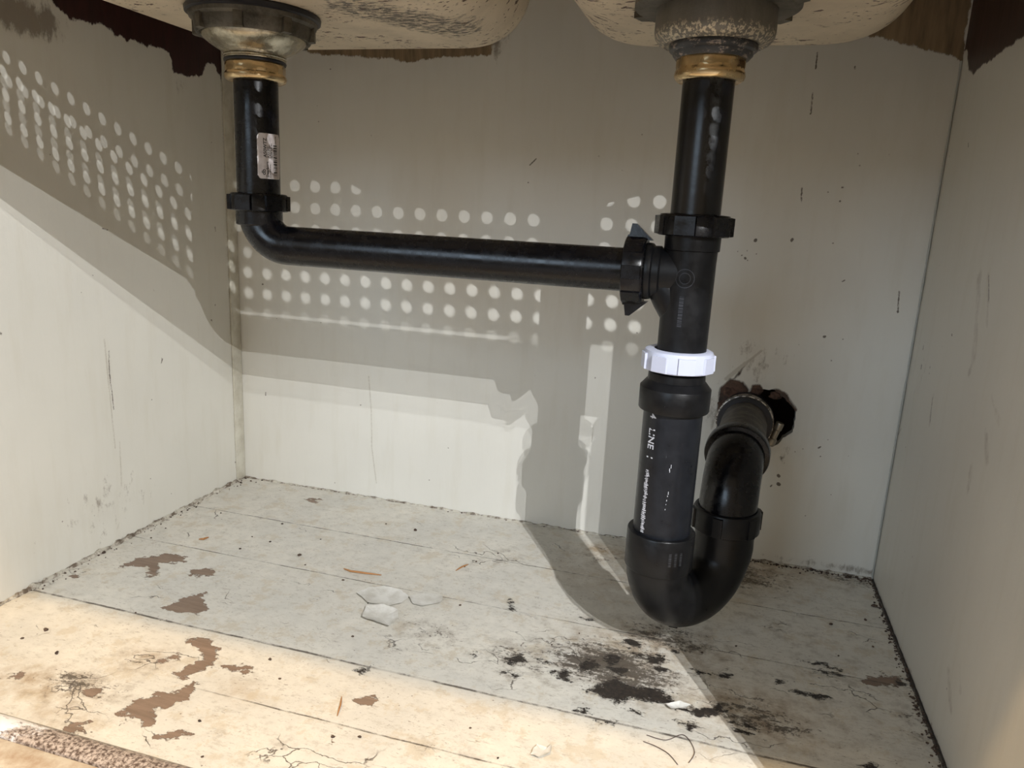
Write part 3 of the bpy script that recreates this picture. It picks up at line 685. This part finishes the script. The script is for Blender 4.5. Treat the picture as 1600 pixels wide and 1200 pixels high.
# horizontal arm with elbow
ZH = .3530; rh = .0176; bend = .030
ha = empty('drain_pipe', (.39, PY, ZH), 'long glossy black horizontal waste pipe with elbow, running from left tailpiece to the tee', 'drain pipe')
bm = bmesh.new(); P = [(LPX, PY, .3745)]; Rr = [.0192]
for i in range(15):
    t = math.pi/2*i/14; P.append((LPX+bend-bend*math.cos(t), PY, ZH+bend-bend*math.sin(t)-.0)); Rr.append(.0188-.0012*i/14)
P[0] = (LPX, PY, ZH+bend+.001)
for x in np.linspace(LPX+bend+.012, .578, 14): P.append((x, PY, ZH-.0004*(x-.25)*5)); Rr.append(rh)
tube(bm, P, Rr, 64); link('pipe', bm, BLK, ha)
bm = bmesh.new(); lathe(bm, C0, UPV, [(.0185, .3700), (.0200, .3702), (.0208, .3712), (.0208, .3850), (.0195, .3860)], 72); link('collar', bm, BLK, ha)
slip_nut('slip_nut', C0, UPV, .3830, .3990, .0272, .0194, BLK, ha, lugs=6, ph=.05, half=.0080)

# tee
tee = empty('drain_tee', (RPX, PY, .285), 'satin black sanitary tee joining the horizontal arm to the right tailpiece', 'pipe fitting')
CR = (RPX, PY, 0)
bm = bmesh.new()
lathe(bm, CR, UPV, [(.016, .270), (.0197, .270), (.0200, .3600), (.0203, .3705), (.0216, .3712), (.0218, .3850), (.0200, .3860)], 96)
BC = (0, PY, ZH-.0005)
lathe(bm, BC, (1, 0, 0), [(.017, .5755), (.0222, .5757), (.0228, .5775), (.0222, .5810), (.0206, .5822), (.0206, .5872), (.0190, .5886), (.0184, .6000), (.0184, RPX)], 72)
# soft saddle under the branch
tube(bm, [(RPX-.026, PY, ZH-.004), (RPX-.019, PY, ZH-.010), (RPX-.012, PY, ZH-.020), (RPX-.004, PY, ZH-.034)], [.0135, .0150, .0160, .0150], 40)
link('tee_body', bm, BLK2, tee)
# raised foundry mark
bm = bmesh.new(); rc = .0201
def ring_on(bm, c, r, zc, phc, R, w_, n=24):
    A = []
    for i in range(n):
        t = 2*math.pi*i/n
        A.append([bm.verts.new((c[0]+(r+.0002)*math.sin(phc+q*math.cos(t)/r), c[1]-(r+.0002)*math.cos(phc+q*math.cos(t)/r), zc+q*math.sin(t))) for q in (R, R-w_)])
    for i in range(n): a, b = A[i], A[(i+1) % n]; bm.faces.new((a[0], b[0], b[1], a[1]))
ring_on(bm, CR, rc, .3500, -.10, .0075, .0007); ring_on(bm, CR, rc, .3500, -.10, .0045, .0006)
dashes(bm, CR, rc+.0002, .312, .336, -.06, .0035, 30)
link('moulded_mark', bm, plastic('worn black plastic', (.014, .015, .019), .45), tee)
slip_nut('slip_nut', CR, UPV, .3820, .3990, .0292, .0195, BLK, tee, lugs=6, ph=.85, half=.0085)
slip_nut('slip_nut', BC, (1, 0, 0), .5590, .5765, .0285, .0178, BLK, tee, lugs=8, wings=(math.pi/2+.0, -math.pi/2+.0), ph=.0, lift=.0008, half=.0055)

# adapter with white nut
ad = empty('trap_adapter', (RPX-.0015, PY, .25), 'black trap adapter bushing topped by a white slip nut, between tee and lettered pipe', 'pipe fitting')
CA = (RPX-.0018, PY, 0)
bm = bmesh.new(); lathe(bm, CA, UPV, [(.024, .2410), (.0283, .2410), (.0289, .2420), (.0290, .2598), (.0287, .2603), (.0283, .2605), (.0245, .2652), (.0240, .2656), (.0234, .2658), (.0230, .2720), (.0212, .2730), (.0212, .278)], 96)
link('adapter_body', bm, BLK2, ad)
bm = bmesh.new()
lathe(bm, CA, UPV, [(.022, .2745), (.0272, .2745), (.0280, .2755), (.0280, .2880), (.0272, .2905), (.0250, .2915), (.0202, .2915), (.0200, .2890)], 96)
for k in range(8): lug(bm, CA, UPV, .3+k*math.pi/4, .0262, .0290, .2748, .2885, .0072, .92)
q = link('slip_nut', bm, WHT, ad); q['label'] = 'white plastic slip nut'

# lettered pipe
lp = empty('drain_pipe', (.6088, PY, .11), 'thick charcoal drain pipe printed with white lettering, upright between adapter and trap', 'drain pipe')
CL = (.6088, PY, 0)
bm = bmesh.new(); cyl(bm, CL, .108, .246, .0243); link('pipe', bm, PIPEM, lp)
bm = bmesh.new(); rp = .02445; f0 = math.radians(-43)
text_on(bm, '24', .0084, CL, rp, .2440, f0, -1, .00014)
text_on(bm, 'LINE  1', .0088, CL, rp, .2275, f0, -1, .00014)
zz = .1915; rb = random.Random(9)
while zz > .1365:
    wd = rb.choice((.0005, .0007, .0011)); h0 = rb.uniform(-.0003, .0012); h1 = rb.uniform(.0030, .0048)
    patch(bm, CL, rp, zz-wd, zz, f0+h0/rp, f0+h1/rp, 3)
    if rb.random() < .6: patch(bm, CL, rp, zz-wd-.0005, zz, f0+.0018/rp, f0+.0030/rp, 2)
    zz -= wd+rb.choice((.0004, .0006, .0009))
for (x, zc, l) in ((.155, .1985, .0030), (.115, .1958, .0022), (.125, .1942, .0018), (.150, .1755, .0026), (.135, .1728, .0012), (.120, .1690, .0014), (.110, .1655, .0008), (.10, .1610, .0010)):
    patch(bm, CL, rp, zc-l/2, zc+l/2, x, x+.020, 1)
link('white_lettering', bm, INK, lp)

# P-trap: U bend, hub, union nut
Q2 = at(1134, 815, 1, -.200); QX, QY = Q2.x, -.200
pt = empty('p_trap', ((.6088+QX)/2, (PY+QY)/2, .03), 'black U-shaped trap bend at the bottom of the drain assembly, just above the floor', 'drain trap')
A = Vector((.6088, PY, 0)); B = Vector((QX, QY, 0)); dv = (B-A); Lh = dv.length; dn_ = dv.normalized(); Rb = Lh/2
ZU = .1000
bm = bmesh.new(); P = [A+Vector((0, 0, .112)), A+Vector((0, 0, .104))]
for i in range(33):
    t = math.pi*i/32; P.append(A+dn_*(Rb-Rb*math.cos(t))+Vector((0, 0, ZU-Rb*math.sin(t)*.98)))
P += [B+Vector((0, 0, .110)), B+Vector((0, 0, .128))]
tube(bm, P, [.0272]*2+[.0272-.0012*min(1, min(i, 32-i)/4) for i in range(33)]+[.0268]*2, 72)
lathe(bm, (A.x, A.y, 0), UPV, [(.0262, .1000), (.0284, .1003), (.0290, .1015), (.0290, .1325), (.0284, .1335), (.0244, .1335)], 96)
lug(bm, (A.x, A.y, 0), UPV, math.pi, .028, .0302, .124, .1285, .002, .9)
link('trap_bend', bm, BLK2, pt)
bm = bmesh.new(); pm = A+dn_*Rb*.75; box(bm, (pm.x-.006, pm.y-.014, ZU-Rb-.0215), (pm.x+.002, pm.y-.006, ZU-Rb-.0160), .0006); link('moulding_sprue', bm, BLK2, pt)
bm = bmesh.new()
for k in range(3): dashes(bm, (A.x, A.y, 0), .0292, .112, .124, .42+.17*k, .0022, 20+k)
link('moulded_mark', bm, plastic('worn black plastic', (.018, .019, .022), .45), pt)
slip_nut('slip_nut', (B.x, B.y, 0), UPV, .1170, .1380, .0318, .0250, BLK2, pt, lugs=6, ph=-.25, lift=.0014, half=.0045)
# trap arm elbow turning to the wall
E1 = Vector((hc.x-.014, 0, .177))
ae = empty('trap_elbow', (B.x, B.y, .13), 'black elbow rising from the trap and turning back toward the hole in the wall', 'pipe fitting')
hd = Vector((E1.x-B.x, E1.y-B.y, 0)).normalized()
Rb2 = .046; zt = E1.z-Rb2
bm = bmesh.new(); P = [B+Vector((0, 0, .120)), B+Vector((0, 0, .136))]
for i in range(19):
    t = math.pi/2*i/18*.93; P.append(B+hd*(Rb2-Rb2*math.cos(t))+Vector((0, 0, zt+Rb2*math.sin(t))))
ed = (P[-1]-P[-2]).normalized()
tube(bm, P, [.0252, .0256]+[.0262]*19, 72)
e0 = P[-1]
lathe(bm, e0-ed*.004, ed, [(.0262, 0), (.0300, .0006), (.0306, .002), (.0306, .0125), (.0300, .0135), (.0240, .0135)], 96)
link('elbow_body', bm, BLK, ae)
# wall stub, rubber coupling and clamp
ws = empty('wall_stub', tuple(E1), 'dusty black pipe stub with steel hose clamp in the broken hole of the back wall', 'drain pipe')
s = NT('dusty black pipe'); DUST = s.done(s.mix(s.ramp(s.noise(60, 8, .7), .42, .68), (.02, .018, .015), (.13, .11, .085)), .55)
bm = bmesh.new(); st_ = e0+ed*.004; tgt = Vector((hc.x-.016, .04, E1.z-.003)); tube(bm, [st_, st_.lerp(tgt, .4), st_.lerp(tgt, .7), tgt], .0246, 64); link('pipe', bm, DUST, ws)
dd_ = (tgt-st_).normalized(); cb = st_+dd_*((-.034-st_.y)/dd_.y)
bm = bmesh.new(); lathe(bm, cb, dd_, [(.0246, 0), (.0290, .0004), (.0300, .002), (.0300, .045), (.0246, .046)], 72); link('rubber_coupling', bm, RUB, ws)
s = NT('etched steel band'); CLM = s.done(s.mix(s.ramp(s.noise(420, 2, .5, (.35, 1, 1)), .50, .54), (.42, .40, .37), (.08, .07, .06)), .32, .8)
bm = bmesh.new(); lathe(bm, cb, dd_, [(.0300, .004), (.0312, .0042), (.0314, .0060), (.0308, .0064), (.0308, .0128), (.0314, .0132), (.0312, .0150), (.0300, .0152)], 96)
cl_ = link('hose_clamp', bm, CLM, ws)
u_, v_, a_ = frame(dd_)
bm = bmesh.new(); side = Vector((1, 0, -.30)).normalized(); side = (side-a_*side.dot(a_)).normalized(); tang = a_.cross(side)
sc = cb+a_*.0098+side*.0350
lathe(bm, sc-tang*.015, tang, [(.001, 0), (.0042, 0), (.0046, .001), (.0046, .008), (.0036, .009), (.0036, .019), (.0050, .020), (.0050, .027), (.0038, .0285), (.001, .0285)], 24)
link('clamp_screw', bm, NT('worn clamp steel').done((.32, .28, .22), .35, .8), cl_)

# crumbled board pieces in the rim of the hole
s = NT('crumbled brown board'); CRB = s.done(s.mix(s.ramp(s.noise(120, 8, .7), .4, .65), (.11, .060, .042), (.035, .020, .015)), .9)
def chunk(seed, r, sq_=(1, 1, 1)):
    bm = bmesh.new(); bmesh.ops.create_icosphere(bm, subdivisions=3, radius=1)
    for q in bm.verts:
        n0 = mnoise.noise(q.co*1.3+Vector((seed, 0, 0)))*.45+mnoise.noise(q.co*3.1+Vector((0, seed, 0)))*.22
        q.co = q.co*(1+n0); q.co = Vector((q.co.x*sq_[0], q.co.y*sq_[1], q.co.z*sq_[2]))*r
    return bm
for (x, y, r, lab) in ((1141,612,.0085,'largest brown crumbled board lump at the upper left rim of the wall hole'),(1181,611,.0062,'small brown board lump at the top centre rim of the wall hole'),
                       (1128,632,.0060,'brown crumbled board lump low on the left rim of the wall hole'),(1212,618,.0055,'brown crumbled board lump at the upper right rim of the wall hole')):
    o = link('board_chunk', chunk(x, r, (1.15, .6, .85)), CRB); p = at(x, y, 1, .003); o.location = (p.x, .003, p.z); tag(o, lab, 'debris')

# ------------------------------------------------------------------ loose bits on the floor
s = NT('dark crumb'); CRU = s.done(s.mix(s.ramp(s.noise(300, 4), .4, .6), (.035, .022, .016), (.10, .065, .045)), .8)
base_me = []
for i in range(4):
    bm = chunk(i*5+1, 1, (1, .75, .55)); me = bpy.data.meshes.new('crumb'); bm.to_mesh(me); bm.free(); me.materials.append(CRU); base_me.append(me)
crumbs = [(649,829,4.2),(468,868,4.0),(422,847,2.6),(441,819,2.6),(394,839,1.8),(603,819,2.2),(501,843,1.8),(536,907,2.6),(375,858,2.6),(236,841,2.2),(477,883,1.8),(551,995,2.4),(72,985,4.2),(89,1021,3.4),(35,998,2.6),
    (149,862,4.5),(83,892,2.4),(312,1127,2.4),(437,1061,2.2),(422,1031,3.0),(345,802,2),(411,750,2.6),(310,786,2.4),(575,943,1.6),(726,886,1.8),(719,946,2.4),(744,878,2.4),(778,865,2.2),(725,798,2),(795,808,2.2),
    (316,1183,2),(212,958,2),(562,1152,2.6),(520,1152,2.6),(735,1138,1.8),(778,1185,1.8),(628,927,1.6),(1366,948,5.0),(1352,969,3.0),(1298,976,3.4),(1378,963,2.4),(1384,972,3.0),(1364,1011,2.2),(1310,1025,1.8),
    (1267,888,4.6),(1284,894,2.4),(1337,899,3.4),(1351,903,3.4),(1325,903,3.0),(1345,908,2.6),(384,748,3),(377,755,2.6),(392,752,2.8),(371,760,2),(400,754,2.0),(365,752,2),(1250,896,2.2),(978,870,2),(1176,868,2.6),
    (1150,1010,2),(1097,1020,2),(905,990,1.6),(862,1008,1.8),(1384,987,2.4),(1391,1004,2.6),(1400,1030,2.4),(1411,1050,2.2),(1443,1095,3.2),(1450,1108,3.4),(1446,1118,2.4),(700,800,1.8),(850,823,2),(905,828,2),(960,836,1.6),(1080,853,1.8)]
for i, (x, y, r) in enumerate(crumbs):
    p = at(x, y, 2); rr_ = r*.00055
    if p.x > .835 or p.y > -.002: p.x = min(p.x, .834); p.y = min(p.y, -.003)
    if p.x < .004: p.x = .005
    o = bpy.data.objects.new('dirt_crumb', base_me[i % 4]); COL.objects.link(o); o.location = (p.x, p.y, rr_*.42); o.scale = (rr_,)*3
    o.rotation_euler = (0, 0, random.uniform(0, 6.28)); tag(o, 'tiny dark brown crumb lying on the worn cabinet floor', 'dirt', 'dark crumbs scattered over the cabinet floor')
# fine grit along the right wall and the back corner: uncountable
bm = bmesh.new(); rg = random.Random(5)
for k in range(520):
    if k < 330: x = .8395-abs(rg.gauss(0, .0035))-.001; y = -rg.uniform(.002, .40)
    elif k < 460: x = rg.uniform(.70, .838); y = -abs(rg.gauss(0, .004))-.002
    else: x = abs(rg.gauss(0, .006))+.003; y = -rg.uniform(.002, .36)
    r = rg.uniform(.0004, .0013)
    g = bmesh.ops.create_icosphere(bm, subdivisions=1, radius=r)
    for q in g['verts']: q.co = Vector((q.co.x*rg.uniform(.7, 1.3), q.co.y*rg.uniform(.7, 1.3), q.co.z*.7))+Vector((x, y, r*.5))
tag(link('loose_grit', bm, CRU, smooth=False), 'fine dark grit gathered along the foot of the cabinet walls', 'dirt', kind='stuff')
# lifted paint flakes
s = NT('curled paint flake'); FLK = s.done(s.mix(s.ramp(s.noise(60, 6), .4, .65), (.66, .65, .61), (.50, .48, .43)), .5)
def flake(pts, lift, seed, label):
    pp = fl(pts); c = np.mean(pp, 0); bm = bmesh.new(); n = len(pp); K = 5; rings = []
    dense = []
    for i in range(n):
        a = np.array(pp[i]); b = np.array(pp[(i+1) % n])
        for j in range(5):
            p = a+(b-a)*j/5; e = .0012*mnoise.noise(Vector((p[0]*260, p[1]*260, seed))); d = (p-c)/(np.hypot(*(p-c))+1e-9); dense.append(p+d*e)
    for k in range(1, K+1):
        f = k/K; rings.append([bm.verts.new((c[0]+(p[0]-c[0])*f, c[1]+(p[1]-c[1])*f, .0012+lift*f**2.2*(.55+.7*max(0, mnoise.noise(Vector((p[0]*30, p[1]*30, seed)))+.3)))) for p in dense])
    m_ = len(dense); cv = bm.verts.new((c[0], c[1], .0012))
    for i in range(m_): bm.faces.new((cv, rings[0][i], rings[0][(i+1) % m_]))
    for A_, B_ in zip(rings, rings[1:]):
        for i in range(m_): bm.faces.new((A_[i], B_[i], B_[(i+1) % m_], A_[(i+1) % m_]))
    o = link('paint_flake', bm, FLK, smooth=False); return tag(o, label, 'paint flake')
flake([(558,930),(575,922),(600,920),(625,925),(640,935),(628,945),(605,950),(575,945)], .0022, 1, 'large curled cream paint flake at the middle of the floor, behind the smaller one')
flake([(565,968),(572,952),(600,950),(622,958),(622,972),(608,984),(585,976)], .0040, 2, 'curled cream paint flake lifted off the floor with a dark shadow under its front edge')
flake([(640,935),(665,928),(692,934),(688,944),(660,950),(645,946)], .0018, 3, 'cream paint flake right of the large curled flake on the floor')
flake([(828,1182),(838,1166),(855,1172),(862,1166),(858,1180),(842,1186)], .0015, 4, 'small star-shaped cream paint flake near the front edge of the floor')
flake([(1040,1105),(1062,1100),(1080,1106),(1070,1112),(1048,1112)], .0018, 5, 'small cream paint flake among the black patches on the floor')
# splinters
s = NT('orange wood splinter'); SPL = s.done((.36, .17, .06), .6)
def splinter(pts, r, label, m=SPL):
    P = [at(x, y, 2)+Vector((0, 0, r*.8+.0004)) for x, y in pts]; Q = []
    for i in range(len(P)-1):
        for j in range(6): Q.append(P[i].lerp(P[i+1], j/6))
    Q.append(P[-1]); n = len(Q)
    for i, q in enumerate(Q): q.z += .0010*math.sin(math.pi*i/(n-1))
    bm = bmesh.new(); R = tube(bm, Q, [r*(.25+.9*math.sin(math.pi*min(1, (i+.5)/n))**.6) for i in range(n)], 8)
    for q in (R[0], R[-1]): bm.faces.new(q)
    return tag(link('wood_splinter', bm, m), label, 'splinter')
splinter([(537,890),(548,895),(570,898),(596,900)], .0010, 'long orange wood splinter lying on the floor left of centre')
splinter([(712,893),(722,888),(732,883)], .0008, 'short orange wood splinter on the floor right of the long splinter')
splinter([(311,844),(318,845),(326,841)], .0011, 'tiny brown splinter on the floor near the back left corner')
splinter([(534,1090),(532,1105),(527,1120)], .0006, 'thin brown splinter near the front edge of the floor')
HAIR = NT('dark hair').done((.06, .035, .03), .5)
def hair(pts, label):
    P = [at(x, y, 2)+Vector((0, 0, .001)) for x, y in pts]; Q = []
    for i in range(len(P)-1):
        p0 = P[max(i-1, 0)]; p1 = P[i]; p2 = P[i+1]; p3 = P[min(i+2, len(P)-1)]
        for j in range(8):
            t = j/8; Q.append(.5*((2*p1)+(p2-p0)*t+(2*p0-5*p1+4*p2-p3)*t*t+(3*p1-p0-3*p2+p3)*t**3))
    bm = bmesh.new(); tube(bm, Q, .00028, 6); tag(link('stray_hair', bm, HAIR), label, 'hair')
hair([(1005,1160),(1025,1168),(1045,1180),(1060,1198)], 'dark curved hair on the floor near the front edge, left one')
hair([(1010,1150),(1040,1158),(1068,1150),(1085,1175),(1075,1195)], 'looping dark hair on the floor near the front edge, right one')
